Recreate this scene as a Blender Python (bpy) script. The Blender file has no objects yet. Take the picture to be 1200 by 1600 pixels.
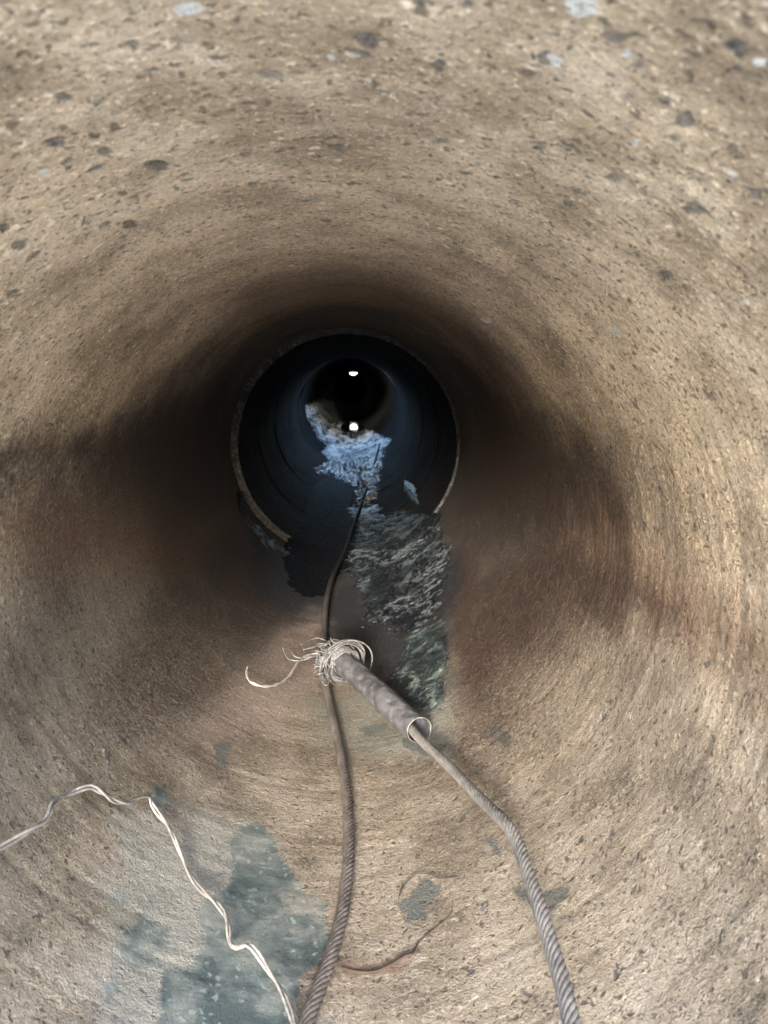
import bpy, math, random
import numpy as np
from mathutils import Vector

# tuning values
EXPO = 4.22
MOUTH = 0.695       # where the pipe begins, in bore radii in front of the camera
N0, T0 = 620, 1000 # rows and columns of the near section's inner surface
BUMP = 0.9

# ---------------------------------------------------------------- camera, sky, sun, exposure
S = bpy.context.scene
COL = S.collection
R = 0.30                                   # bore radius of the pipe in metres; the pipe axis runs along +Y at z = 0
cam_d = bpy.data.cameras.new('camera'); cam = bpy.data.objects.new('camera', cam_d); COL.objects.link(cam)
cam.location = (0.052 * R, 0, 0.58 * R)
cam.rotation_euler = (math.radians(90 - 10.132), 0, math.radians(-2.470))
cam_d.sensor_fit = 'VERTICAL'; cam_d.sensor_height = 36; cam_d.lens = 26.19
cam_d.clip_start = 0.01; cam_d.clip_end = 2000
cam_d.dof.use_dof = True; cam_d.dof.focus_distance = 1.0; cam_d.dof.aperture_fstop = 13
S.camera = cam

SUN_HEAD = Vector((0.12, 1.0, -0.262)).normalized()
SUN_EL = math.asin(-SUN_HEAD.z)
SUN_AZ = math.atan2(-SUN_HEAD.x, -SUN_HEAD.y)
W = bpy.data.worlds.new('World'); S.world = W; W.use_nodes = True
wn = W.node_tree
sky = wn.nodes.new('ShaderNodeTexSky'); sky.sky_type = 'NISHITA'; sky.sun_disc = False
sky.sun_elevation = SUN_EL; sky.sun_rotation = SUN_AZ; sky.air_density = 1.0; sky.dust_density = 1.0; sky.ozone_density = 1.0
bg = wn.nodes['Background']; bg.inputs['Strength'].default_value = 0.15
wn.links.new(sky.outputs[0], bg.inputs['Color'])
sun_d = bpy.data.lights.new('sun', 'SUN'); sun_d.energy = 0.8; sun_d.angle = math.radians(10); sun_d.color = (1.0, 0.95, 0.87)
sun = bpy.data.objects.new('sun', sun_d); COL.objects.link(sun)
sun.rotation_euler = SUN_HEAD.to_track_quat('-Z', 'Y').to_euler()
S.view_settings.view_transform = 'Standard'; S.view_settings.look = 'None'
S.view_settings.gamma = 1; S.view_settings.exposure = EXPO
S.render.engine = 'CYCLES'
S.cycles.max_bounces = 12; S.cycles.diffuse_bounces = 5; S.cycles.glossy_bounces = 4
S.cycles.caustics_reflective = True; S.cycles.sample_clamp_indirect = 6
S.cycles.use_denoising = True
S.cycles.use_adaptive_sampling = False

random.seed(5)
STAINS_AND_SHADE = [  # stain outlines, and outlines of shade painted into the colour
    ('teal', 0.03, [(-0.362, 2.284), (-0.319, 2.377), (-0.277, 2.413), (-0.223, 2.338), (-0.203, 2.239), (-0.121, 2.141), (-0.108, 2.082), (-0.037, 2.043), (-0.043, 1.96), (-0.022, 1.884), (-0.046, 1.79), (-0.095, 1.744), (-0.111, 1.531), (-0.412, 1.469), (-0.439, 1.6), (-0.44, 1.679), (-0.384, 1.723), (-0.364, 1.797), (-0.4, 1.879), (-0.393, 1.987), (-0.356, 2.061), (-0.354, 2.17)]),
    ('teal', 0.04, [(-0.587, 1.584), (-0.564, 1.617), (-0.53, 1.596), (-0.536, 1.537), (-0.56, 1.534)]),
    ('spot', 0.02, [(0.175, 2.015), (0.219, 2.016), (0.238, 2.053), (0.275, 2.083), (0.322, 2.033), (0.313, 1.994), (0.275, 1.976), (0.26, 1.928), (0.234, 1.916), (0.192, 1.916), (0.2, 1.953)]),
    ('pale', 0.2, [(-0.715, 2.092), (-0.466, 2.41), (-0.249, 2.366), (-0.066, 1.533), (-0.567, 1.404)]),
    ('pale', 0.12, [(0.249, 4.515), (0.63, 4.029), (0.454, 2.742), (0.236, 2.944)]),
    ('green', 0.1, [(-0.185, 3.581), (0.207, 3.555), (0.422, 2.821), (0.236, 2.944), (0.015, 2.949), (-0.098, 3.059)]),
    ('spot', 0.02, [(0.078, 3.177), (0.147, 3.209), (0.197, 3.202), (0.218, 3.141), (0.164, 3.121), (0.114, 3.094)]),
    ('spot', 0.02, [(0.258, 3.06), (0.322, 2.951), (0.454, 2.838), (0.415, 2.764), (0.328, 2.864), (0.265, 2.957)]),
    ('spot', 0.03, [(-0.54, 2.799), (-0.478, 2.866), (-0.465, 2.746), (-0.443, 2.698), (-0.485, 2.633), (-0.513, 2.706)]),
    ('spot', 0.03, [(0.485, 2.166), (0.529, 2.174), (0.53, 2.105), (0.524, 2.03), (0.499, 2.09)]),
    ('spot', 0.03, [(0.539, 1.884), (0.608, 1.812), (0.636, 1.82), (0.704, 1.777), (0.663, 1.754), (0.608, 1.732), (0.593, 1.798)]),
    ('spot', 0.02, [(0.66, 2.793), (0.711, 2.617), (0.684, 2.576), (0.628, 2.722)]),
    ('dark', 0.2, [(-1.995, 1.883), (-1.992, 2.344), (-1.992, 2.944), (-2.001, 4.579), (-2.287, 5.45), (-1.555, 6.573), (-1.102, 6.122), (-1.366, 4.782), (-1.571, 4.092), (-1.771, 3.032), (-1.865, 2.431), (-1.906, 1.932)]),
    ('dark', 0.3, [(2.307, 4.989), (2.156, 4.153), (1.828, 3.703), (1.868, 2.969), (1.849, 2.567), (1.697, 2.502), (1.64, 2.82), (1.5, 3.245), (1.436, 3.96), (1.201, 4.551), (1.078, 5.861)]),
    ('wall_shade', 0.16, [(-1.251, 6.285), (-0.484, 6.142), (-0.237, 5.255), (-0.393, 4.35), (-0.554, 3.524), (-0.661, 2.902), (-0.783, 2.579), (-1.007, 2.477), (-1.09, 2.925), (-1.138, 3.765), (-1.46, 3.911)]),
    ('wall_shade', 0.22, [(1.522, 6.849), (1.628, 3.606), (1.585, 2.603), (1.418, 2.359), (1.206, 2.489), (0.925, 2.73), (0.658, 2.534), (0.514, 2.847), (0.548, 3.487), (0.742, 4.88)]),
    ('dark', 0.14, [(-1.14, 6.242), (-0.484, 6.142), (-0.287, 5.296), (-0.466, 4.638), (-0.61, 4.35), (-0.867, 4.606)]),
    ('dark', 0.12, [(0.805, 5.25), (1.011, 4.752), (0.919, 3.977), (0.705, 3.594), (0.621, 3.834)]),
    ('dark', 0.15, [(0.592, 3.781), (0.983, 4.192), (1.411, 3.412), (1.524, 2.463), (1.477, 2.039), (1.365, 2.384), (1.198, 2.966), (0.82, 3.132), (0.623, 3.089)]),
    ('black', 0.14, [(-0.831, 6.016), (0.194, 6.667), (0.034, 6.09), (-0.097, 5.328), (-0.175, 4.912), (-0.375, 4.616), (-0.621, 4.734)]),  # cast shadow on the floor, painted in
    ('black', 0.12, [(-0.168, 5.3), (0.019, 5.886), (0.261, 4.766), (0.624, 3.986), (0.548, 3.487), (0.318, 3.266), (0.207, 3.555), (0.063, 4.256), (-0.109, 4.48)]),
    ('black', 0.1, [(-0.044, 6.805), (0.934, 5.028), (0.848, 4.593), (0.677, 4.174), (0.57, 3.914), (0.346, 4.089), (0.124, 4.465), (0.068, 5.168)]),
    ('teal', 0.06, [(0.373, 4.34), (0.602, 4.135), (0.545, 3.574), (0.472, 3.2), (0.394, 3.14), (0.342, 3.354), (0.298, 3.661), (0.361, 3.973)]),
    ('teal', 0.05, [(-0.682, 2.363), (-0.631, 2.386), (-0.613, 2.286), (-0.658, 2.27)]),
    ('teal', 0.1, [(-0.628, 1.797), (-0.543, 1.905), (-0.465, 1.776), (-0.504, 1.649), (-0.59, 1.642)]),
    ('rust', 0.03, [(0.012, 1.804), (0.094, 1.78), (0.181, 1.815), (0.21, 1.794), (0.167, 1.757), (0.093, 1.745), (0.024, 1.763)]),
    ('rust', 0.35, [(-1.096, 7.277), (-1.281, 4.664), (-1.724, 2.705), (-1.878, 1.977), (-1.692, 2.022), (-1.415, 2.984), (-1.028, 4.124)]),
    ('rust', 0.25, [(1.826, 2.757), (1.627, 2.308), (1.589, 1.8), (1.589, 1.515), (1.468, 1.486), (1.41, 2.008), (1.332, 2.483), (1.384, 3.39)]),
    ('rust', 0.3, [(2.667, 0.738), (2.694, 0.812), (2.696, 0.881), (2.612, 0.878), (2.592, 0.844)]),
    ('rust', 0.3, [(-2.661, 2.871), (-3.406, 2.752), (-3.826, 3.26), (-4.266, 3.658), (-4.318, 4.827), (-3.71, 4.409), (-3.162, 4.583), (-2.594, 4.644)]),
    ('pink', 0.1, [(-0.194, 5.368), (-0.132, 4.357), (-0.121, 3.601), (-0.33, 3.091), (-0.547, 2.804), (-0.697, 2.691), (-0.577, 3.266), (-0.45, 4.119), (-0.35, 4.848)]),
]
SPECKS = [
    (-2.752, 1.202, 0.0166, 0.0278, 1),
    (-2.841, 1.449, 0.0266, 0.0420, 1),
    (-2.792, 1.298, 0.0113, 0.0251, 1),
    (-2.706, 1.721, 0.0177, 0.0464, 1),
    (3.069, 1.031, 0.0210, 0.0235, 1),
    (-2.995, 1.003, 0.0262, 0.0377, 0.5),
    (2.663, 0.957, 0.0128, 0.0220, 1),
    (2.451, 1.423, 0.0139, 0.0391, 1),
    (2.693, 0.789, 0.0122, 0.0149, 1),
    (2.971, 1.070, 0.0085, 0.0242, 1),
    (2.754, 0.901, 0.0112, 0.0164, 0.8),
    (-2.539, 1.487, 0.0130, 0.0283, 1),
    (-2.563, 1.388, 0.0117, 0.0248, 1),
    (-2.811, 1.083, 0.0117, 0.0184, 0.8),
    (-2.929, 0.998, 0.0098, 0.0165, 0.8),
    (-2.856, 0.950, 0.0146, 0.0142, 0.6),
    (-2.847, 1.126, 0.0114, 0.0202, 0.6),
    (2.702, 0.946, 0.0106, 0.0175, 0.8),
    (2.596, 0.961, 0.0117, 0.0180, 0.8),
    (2.543, 1.152, 0.0182, 0.0313, 0.8),
    (2.783, 1.235, 0.0121, 0.0244, 0.7),
    (2.590, 1.058, 0.0103, 0.0180, 0.6),
    (2.737, 0.968, 0.0141, 0.0255, 0.5),
    (2.850, 0.972, 0.0108, 0.0175, 1),
    (3.014, 0.914, 0.0140, 0.0121, 0.8),
    (2.731, 0.786, 0.0126, 0.0139, 0.6),
    (2.958, 0.899, 0.0082, 0.0173, 0.7),
    (2.526, 0.994, 0.0067, 0.0128, 0.6),
    (-2.787, 0.973, 0.0086, 0.0125, 0.8),
    (2.660, 1.216, 0.0114, 0.0248, 0.6),
    (-2.423, 1.656, 0.0168, 0.0422, 0.8),
    (2.674, 0.819, 0.0064, 0.0103, 0.8),
    (-2.985, 1.705, 0.0133, 0.0272, 0.8),
    (-3.130, 2.122, 0.0203, 0.0340, 0.8),
    (-3.106, 1.645, 0.0112, 0.0240, 0.7),
    (2.539, 1.234, 0.0098, 0.0220, 0.7),
    (2.848, 0.837, 0.0209, 0.0250, -1),
    (-3.012, 0.939, 0.0163, 0.0155, -1),
    (2.839, 0.964, 0.0085, 0.0134, -1),
    (2.685, 1.072, 0.0085, 0.0164, -0.9),
    (2.566, 1.003, 0.0058, 0.0094, -1),
    (2.343, 1.905, 0.0231, 0.0484, -0.7),
    (-2.661, 2.311, 0.0120, 0.0432, -0.6),
    (-2.694, 1.279, 0.0113, 0.0214, -0.7),
    (2.665, 0.784, 0.0078, 0.0125, -0.8),
    (3.115, 1.081, 0.0070, 0.0100, -0.9),
    (3.038, 1.200, 0.0081, 0.0124, -0.6),
    (2.514, 3.014, 0.0257, 0.1170, -0.7),
    (2.774, 0.887, 0.0086, 0.0134, -0.6),
    (3.063, 1.154, 0.0061, 0.0092, -0.9),
    (-3.119, 1.178, 0.0051, 0.0090, -0.8),
    (-3.012, 1.071, 0.0054, 0.0081, -0.8),
    (-2.601, 1.347, 0.0114, 0.0240, -0.5),
    (2.356, 1.246, 0.0071, 0.0135, -0.7),
]
SILT_NEAR = [(0.123, 8.592), (0.279, 8.71), (0.404, 7.911), (0.689, 7.472), (0.791, 6.57), (0.912, 6.27), (0.875, 5.44), (0.801, 4.978), (0.702, 4.736), (0.644, 4.428), (0.578, 4.294), (0.471, 4.337), (0.399, 4.252), (0.255, 4.449), (0.136, 4.646), (0.119, 5.229), (-0.027, 6.315), (0.059, 7.072)]
SILT_CLOD = [(0.797, 9.351), (0.885, 8.331), (0.811, 7.372), (0.762, 7.737), (0.725, 8.608)]
SILT_FAR = [(-1.448, 18.29), (-1.349, 27.397), (-0.934, 36.989), (-0.376, 28.12), (0.124, 24.589), (0.603, 19.818), (0.858, 14.586), (0.634, 13.613), (0.439, 11.39), (0.318, 9.499), (0.177, 9.214), (0.067, 10.495), (-0.05, 11.585), (-0.347, 11.931), (-0.554, 11.55), (-0.397, 13.432), (-0.52, 15.306), (-0.411, 17.744), (-0.737, 17.053), (-1.028, 17.907)]
SILT_STRIP = [(-0.031, 9.076), (0.125, 8.804), (0.325, 8.899), (0.366, 8.466), (0.155, 8.169), (0.033, 8.35)]
SILT_RIM = [(-1.18, 6.358), (-1.014, 6.248), (-0.784, 6.177), (-0.49, 6.273), (-0.438, 6.088), (-0.617, 5.947), (-0.853, 5.936), (-1.066, 6.0)]
SHADOW_OUTLINE = [(-0.549, 9.726), (-0.317, 12.007), (0.001, 11.303), (0.066, 10.083), (0.017, 8.851), (0.121, 7.045), (0.034, 6.312), (-0.057, 5.785), (-0.165, 5.22), (-0.296, 5.049), (-0.436, 5.288), (-0.556, 5.951), (-0.555, 6.564), (-0.528, 7.729)]
SILT_STREAK = [(0.346, 4.197), (0.442, 4.258), (0.601, 4.195), (0.592, 3.781), (0.519, 3.442), (0.51, 3.229), (0.455, 3.072), (0.389, 3.093), (0.354, 3.308), (0.307, 3.454), (0.279, 3.761)]
ROPE_L = [(-0.0747, 1.4467, -0.9761), (-0.0681, 1.5834, -0.9766), (-0.0458, 1.6808, -0.9779), (-0.0192, 1.7883, -0.9788), (0.0083, 1.9333, -0.979), (0.0239, 2.1006, -0.9787), (0.0313, 2.296, -0.9785), (0.0205, 2.6147, -0.9788), (-0.0031, 2.9112, -0.979), (-0.0468, 3.273, -0.9779), (-0.0981, 3.7209, -0.9741), (-0.1145, 4.09, -0.9723), (-0.1281, 4.474, -0.9706), (-0.1345, 5.0386, -0.9556), (-0.1059, 5.7022, -0.9491), (-0.0228, 6.52, -0.9447), (0.0403, 7.4029, -0.9391), (0.0968, 8.0825, -0.935), (0.1872, 9.3892, -0.9314), (0.3066, 10.9799, -0.8991), (0.43, 12.5294, -0.8359), (0.5556, 14.2338, -0.7582), (0.6093, 15.0177, -0.7158)]
ROPE_R = [(0.1663, 3.3621, -0.9099), (0.2442, 3.1237, -0.8974), (0.2995, 2.9206, -0.8805), (0.3333, 2.7943, -0.8682), (0.3992, 2.5421, -0.8289), (0.4464, 2.3167, -0.793), (0.4804, 2.1481, -0.761), (0.5067, 2.0116, -0.7317), (0.5167, 1.9013, -0.7247), (0.5116, 1.7641, -0.716), (0.5071, 1.6302, -0.7069), (0.4999, 1.4845, -0.6998), (0.4931, 1.3671, -0.6924), (0.4815, 1.2674, -0.6883), (0.4635, 1.1571, -0.6885)]
SLEEVE = [(-0.0104, 3.7636, -0.8999), (0.0921, 3.5484, -0.9053), (0.1938, 3.2865, -0.8994), (0.2688, 3.0647, -0.8851), (0.3252, 2.9069, -0.8713)]
TW = [(-0.8154, 1.5177, -0.4875), (-0.781, 1.6213, -0.5049), (-0.7516, 1.69, -0.513), (-0.7312, 1.7723, -0.5247), (-0.7378, 1.8245, -0.5154), (-0.7322, 1.9026, -0.5404), (-0.6961, 1.9708, -0.5546), (-0.6739, 2.0038, -0.5966), (-0.6569, 2.045, -0.6442), (-0.6325, 2.1247, -0.6954), (-0.6116, 2.2191, -0.74), (-0.6048, 2.2331, -0.7711), (-0.5423, 2.1833, -0.8223), (-0.4837, 2.1023, -0.8581), (-0.4348, 2.0213, -0.8839), (-0.3911, 1.9685, -0.8986), (-0.342, 1.9379, -0.9184), (-0.3101, 1.8859, -0.9296), (-0.2875, 1.8087, -0.9369), (-0.2647, 1.7856, -0.928), (-0.2349, 1.7726, -0.9102), (-0.2082, 1.7473, -0.9167), (-0.1752, 1.7158, -0.9439), (-0.1387, 1.675, -0.9651), (-0.1093, 1.6104, -0.9739), (-0.0821, 1.5131, -0.9766)]
E0 = [(-0.0581, 3.7832, -0.8781), (-0.127, 3.8047, -0.8708), (-0.2, 3.7705, -0.8672), (-0.2462, 3.66, -0.8761), (-0.2733, 3.5827, -0.8994), (-0.3111, 3.5038, -0.9029), (-0.365, 3.4245, -0.8879), (-0.4163, 3.3964, -0.865), (-0.4503, 3.4053, -0.8422), (-0.4697, 3.4613, -0.8258), (-0.4684, 3.4795, -0.8035)]
E1 = [(-0.0537, 3.8888, -0.8784), (-0.0986, 3.9837, -0.8644), (-0.145, 3.9914, -0.8477), (-0.1935, 3.9638, -0.8482), (-0.2349, 3.8942, -0.8481)]
E2 = [(-0.0595, 3.8396, -0.878), (-0.114, 3.9181, -0.8625), (-0.164, 3.8686, -0.8544), (-0.2169, 3.8279, -0.8529)]
E3 = [(-0.084, 3.742, -0.876), (-0.1534, 3.7837, -0.8767), (-0.2275, 3.7695, -0.8914), (-0.2884, 3.7718, -0.8842), (-0.3225, 3.8552, -0.8723), (-0.331, 3.8768, -0.8584)]
E4 = [(-0.0919, 3.7772, -0.8752), (-0.1652, 3.7523, -0.8644), (-0.226, 3.754, -0.8712), (-0.2598, 3.7586, -0.8617), (-0.275, 3.7848, -0.8464)]
E5 = [(-0.1025, 3.6056, -0.874), (-0.108, 3.4966, -0.8734), (-0.0909, 3.4532, -0.8954), (-0.0727, 3.472, -0.8971), (-0.0711, 3.5282, -0.8872), (-0.093, 3.5246, -0.865), (-0.121, 3.5092, -0.8616), (-0.1505, 3.5239, -0.8772)]
SCR = [(0.1821, 2.0213, -0.9792), (0.2011, 2.0709, -0.9734), (0.2445, 2.1131, -0.9635), (0.2872, 2.095, -0.9516), (0.3157, 2.063, -0.9447), (0.3668, 2.0459, -0.9271)]
RW = [(0.012, 1.7827, -0.9989), (0.0589, 1.7643, -0.9963), (0.1019, 1.7575, -0.9918), (0.1458, 1.7716, -0.9863), (0.1873, 1.7924, -0.9782), (0.2084, 1.7934, -0.9719), (0.2298, 1.8354, -0.9722), (0.2787, 1.8719, -0.9593), (0.3246, 1.9031, -0.9448), (0.3395, 1.9451, -0.9406)]
KNOT = (-0.0647, 3.7711, -0.8876)

# ---------------------------------------------------------------- numpy noise
_rs = np.random.RandomState(11)
_perm = _rs.permutation(1024).astype(np.int64)
_grad = _rs.normal(size=(1024, 3)); _grad /= np.linalg.norm(_grad, axis=1)[:, None]
def noise(P):
    P = np.asarray(P, dtype=np.float64); i = np.floor(P).astype(np.int64); f = P - i
    u = f * f * f * (f * (f * 6 - 15) + 10); out = np.zeros(len(P))
    for dx in (0, 1):
        hx = _perm[(i[:, 0] + dx) & 1023]; wx = u[:, 0] if dx else 1 - u[:, 0]
        for dy in (0, 1):
            hy = _perm[(hx + i[:, 1] + dy) & 1023]; wy = u[:, 1] if dy else 1 - u[:, 1]
            for dz in (0, 1):
                h = _perm[(hy + i[:, 2] + dz) & 1023]; wz = u[:, 2] if dz else 1 - u[:, 2]
                g = _grad[h]
                out += wx * wy * wz * (g[:, 0] * (f[:, 0] - dx) + g[:, 1] * (f[:, 1] - dy) + g[:, 2] * (f[:, 2] - dz))
    return out * 1.6
def fbm(P, oct=4, gain=.5, ridged=False):
    P = np.asarray(P, dtype=np.float64); a = 1.; s = np.zeros(len(P)); t = 0
    for k in range(oct):
        n = noise(P * 2.03 ** k + 17.3 * k)
        s += a * ((1 - 2 * np.abs(n)) if ridged else n); t += a; a *= gain
    return s / t

def smooth(e0, e1, x):
    t = np.clip((x - e0) / (e1 - e0), 0, 1); return t * t * (3 - 2 * t)

# signed distance to a polygon given as (theta, y); y is compared on a log scale as everything along the bore stretches with distance
YK = 1.4
def sdist(th, y, poly):
    pt = np.array(poly, dtype=float); px = pt[:, 0]; py = YK * np.log(pt[:, 1])
    c = px.mean(); t = c + (th - c + math.pi) % (2 * math.pi) - math.pi; q = YK * np.log(y)
    d2 = np.full(len(t), 1e9); ins = np.zeros(len(t), bool); n = len(pt)
    for k in range(n):
        ax, ay, bx, by = px[k], py[k], px[(k + 1) % n], py[(k + 1) % n]
        ex, ey = bx - ax, by - ay; L = ex * ex + ey * ey + 1e-12
        s = np.clip(((t - ax) * ex + (q - ay) * ey) / L, 0, 1)
        d2 = np.minimum(d2, (t - ax - s * ex) ** 2 + (q - ay - s * ey) ** 2)
        cr = ((ay > q) != (by > q)) & (t < ex * (q - ay) / (ey if abs(ey) > 1e-9 else 1e-9) + ax)
        ins ^= cr
    d = np.sqrt(d2); return np.where(ins, -d, d)

# ---------------------------------------------------------------- object helpers
def mesh_np(name, V, Fq, mat=None, parent=None, attrs=None, smooth_=True):
    V = np.asarray(V, dtype=np.float32); Fq = np.asarray(Fq, dtype=np.int32)
    me = bpy.data.meshes.new(name); k = Fq.shape[1]
    me.vertices.add(len(V)); me.vertices.foreach_set('co', V.ravel())
    me.loops.add(Fq.size); me.loops.foreach_set('vertex_index', Fq.ravel())
    me.polygons.add(len(Fq)); me.polygons.foreach_set('loop_start', np.arange(0, Fq.size, k, dtype=np.int32))
    me.update(calc_edges=True)
    if smooth_: me.polygons.foreach_set('use_smooth', np.ones(len(Fq), bool))
    for a, v in (attrs or {}).items():
        at = me.attributes.new(a, 'FLOAT', 'POINT'); at.data.foreach_set('value', np.asarray(v, dtype=np.float32))
    me.validate(); me.update()
    o = bpy.data.objects.new(name, me); COL.objects.link(o)
    if mat: me.materials.append(mat)
    if parent: o.parent = parent
    return o
def grid_faces(nr, nc, wrap=False, keep=None):
    r = np.arange(nr - 1)[:, None]; c = np.arange(nc if wrap else nc - 1)[None, :]
    a = r * nc + c; b = r * nc + (c + 1) % nc; d = (r + 1) * nc + c; e = (r + 1) * nc + (c + 1) % nc
    Fq = np.stack([a, b, e, d], -1).reshape(-1, 4)
    return Fq if keep is None else Fq[keep.reshape(-1)]
def tag(o, label=None, cat=None, group=None, kind=None):
    if label: o['label'] = label
    if cat: o['category'] = cat
    if group: o['group'] = group
    if kind: o['kind'] = kind
    return o
def empty(name, loc=(0, 0, 0)):
    o = bpy.data.objects.new(name, None); o.empty_display_size = .05; o.location = loc; COL.objects.link(o); return o

def catmull(P, n):
    P = np.asarray(P, dtype=float); Q = np.vstack([2 * P[0] - P[1], P, 2 * P[-1] - P[-2]]); out = []
    for i in range(1, len(Q) - 2):
        p0, p1, p2, p3 = Q[i - 1], Q[i], Q[i + 1], Q[i + 2]
        for t in np.linspace(0, 1, n, endpoint=False):
            out.append(.5 * ((2 * p1) + (-p0 + p2) * t + (2 * p0 - 5 * p1 + 4 * p2 - p3) * t * t + (-p0 + 3 * p1 - 3 * p2 + p3) * t ** 3))
    out.append(Q[-2]); return np.array(out)
def resample(P, step):
    L = np.r_[0, np.cumsum(np.linalg.norm(np.diff(P, axis=0), axis=1))]
    n = max(4, int(L[-1] / step)); s = np.linspace(0, L[-1], n)
    return np.stack([np.interp(s, L, P[:, k]) for k in range(3)], 1), s
def frames(P):
    T = np.gradient(P, axis=0); T /= np.linalg.norm(T, axis=1)[:, None]
    N = np.zeros_like(T); a = np.array([0, 0, 1.]) if abs(T[0][2]) < .9 else np.array([1., 0, 0])
    n = a - T[0] * (a @ T[0]); n /= np.linalg.norm(n); N[0] = n
    for i in range(1, len(T)):
        n = N[i - 1] - T[i] * (N[i - 1] @ T[i]); N[i] = n / np.linalg.norm(n)
    return T, N, np.cross(T, N)
def tube(P, rad, seg=8):
    P = np.asarray(P); rad = np.broadcast_to(rad, len(P)); T, N, B = frames(P)
    a = np.linspace(0, 2 * math.pi, seg, endpoint=False)
    V = P[:, None] + rad[:, None, None] * (np.cos(a)[None, :, None] * N[:, None] + np.sin(a)[None, :, None] * B[:, None])
    V = V.reshape(-1, 3); Fq = grid_faces(len(P), seg, True)
    n = len(V); V = np.vstack([V, P[0], P[-1]])
    caps = [[(k + 1) % seg, k, n, n] for k in range(seg)] + [[(len(P) - 1) * seg + k, (len(P) - 1) * seg + (k + 1) % seg, n + 1, n + 1] for k in range(seg)]
    return V, Fq, np.array(caps)
def join(tubes, name, mat, parent=None):
    Vs, Fs, Ts, o = [], [], [], 0
    for V, Fq, cp in tubes:
        Vs.append(V); Fs += [Fq + o]; Ts.append(cp[:, :3] + o); o += len(V)
    V = np.vstack(Vs); q = np.vstack(Fs); t = np.vstack(Ts)
    me = bpy.data.meshes.new(name); me.vertices.add(len(V)); me.vertices.foreach_set('co', V.astype(np.float32).ravel())
    me.loops.add(q.size + t.size); me.loops.foreach_set('vertex_index', np.r_[q.ravel(), t.ravel()].astype(np.int32))
    me.polygons.add(len(q) + len(t))
    me.polygons.foreach_set('loop_start', np.r_[np.arange(len(q)) * 4, q.size + np.arange(len(t)) * 3].astype(np.int32))
    me.update(calc_edges=True); me.polygons.foreach_set('use_smooth', np.ones(len(q) + len(t), bool)); me.validate(); me.update()
    me.materials.append(mat); ob = bpy.data.objects.new(name, me); COL.objects.link(ob)
    if parent: ob.parent = parent
    return ob
def strands(P, n, off, rad, pitch, seg=8, phase=0, core=0, wob=0):
    P, s = resample(P, pitch / 14); T, N, B = frames(P); out = []
    if core: out.append(tube(P, core, 6))
    for k in range(n):
        a = 2 * math.pi * (s / pitch + k / n) + phase
        if wob: a = a + wob * noise(np.stack([s * 9, s * 0 + k, s * 0 + .5], 1))
        Q = P + off * (np.cos(a)[:, None] * N + np.sin(a)[:, None] * B)
        out.append(tube(Q, rad, seg))
    return out

# ---------------------------------------------------------------- materials
class NT:
    def __init__(s, name):
        s.m = bpy.data.materials.new(name); s.m.use_nodes = True; s.t = s.m.node_tree; s.b = s.t.nodes['Principled BSDF']
        s.b.inputs['Specular IOR Level'].default_value = .35
    def n(s, ty, **kw):
        nd = s.t.nodes.new(ty)
        for k, v in kw.items():
            if hasattr(nd, k) and k not in ('inputs',): setattr(nd, k, v)
        return nd
    def put(s, inp, v):
        if hasattr(v, 'is_output') or isinstance(v, bpy.types.NodeSocket): s.t.links.new(v, inp)
        else:
            if isinstance(v, tuple) and len(v) == 3 and inp.type == 'RGBA': v = (*v, 1)
            inp.default_value = v
    def coord(s): return s.n('ShaderNodeTexCoord').outputs['Object']
    def geo(s): return s.n('ShaderNodeNewGeometry').outputs['Position']
    def noise(s, vec, scale, detail=4, rough=.55, dist=0):
        d = s.n('ShaderNodeTexNoise'); s.put(d.inputs['Vector'], vec); d.inputs['Scale'].default_value = scale
        d.inputs['Detail'].default_value = detail; d.inputs['Roughness'].default_value = rough; d.inputs['Distortion'].default_value = dist
        return d.outputs['Fac']
    def voro(s, vec, scale, feature='F1', rnd=1):
        d = s.n('ShaderNodeTexVoronoi', feature=feature); s.put(d.inputs['Vector'], vec); d.inputs['Scale'].default_value = scale
        d.inputs['Randomness'].default_value = rnd
        return d
    def ramp(s, v, a, b, lo=0., hi=1.):
        d = s.n('ShaderNodeMapRange', interpolation_type='SMOOTHSTEP'); s.put(d.inputs['Value'], v)
        for k, x in zip(('From Min', 'From Max', 'To Min', 'To Max'), (a, b, lo, hi)): d.inputs[k].default_value = x
        return d.outputs['Result']
    def math(s, op, a, b=0.):
        d = s.n('ShaderNodeMath', operation=op); s.put(d.inputs[0], a); s.put(d.inputs[1], b); return d.outputs[0]
    def mix(s, f, a, b, mode='MIX'):
        d = s.n('ShaderNodeMix', data_type='RGBA', blend_type=mode)
        s.put(d.inputs[0], f); s.put(d.inputs[6], a); s.put(d.inputs[7], b); return d.outputs[2]
    def attr(s, name): return s.n('ShaderNodeAttribute', attribute_name=name).outputs['Fac']
    def bump(s, h, strength, dist, prev=None):
        d = s.n('ShaderNodeBump'); s.put(d.inputs['Height'], h); d.inputs['Strength'].default_value = strength
        d.inputs['Distance'].default_value = dist
        if prev is not None: s.put(d.inputs['Normal'], prev)
        return d.outputs['Normal']
    def map(s, vec, sc):
        d = s.n('ShaderNodeMapping'); s.put(d.inputs['Vector'], vec); d.inputs['Scale'].default_value = sc; return d.outputs[0]

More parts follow.
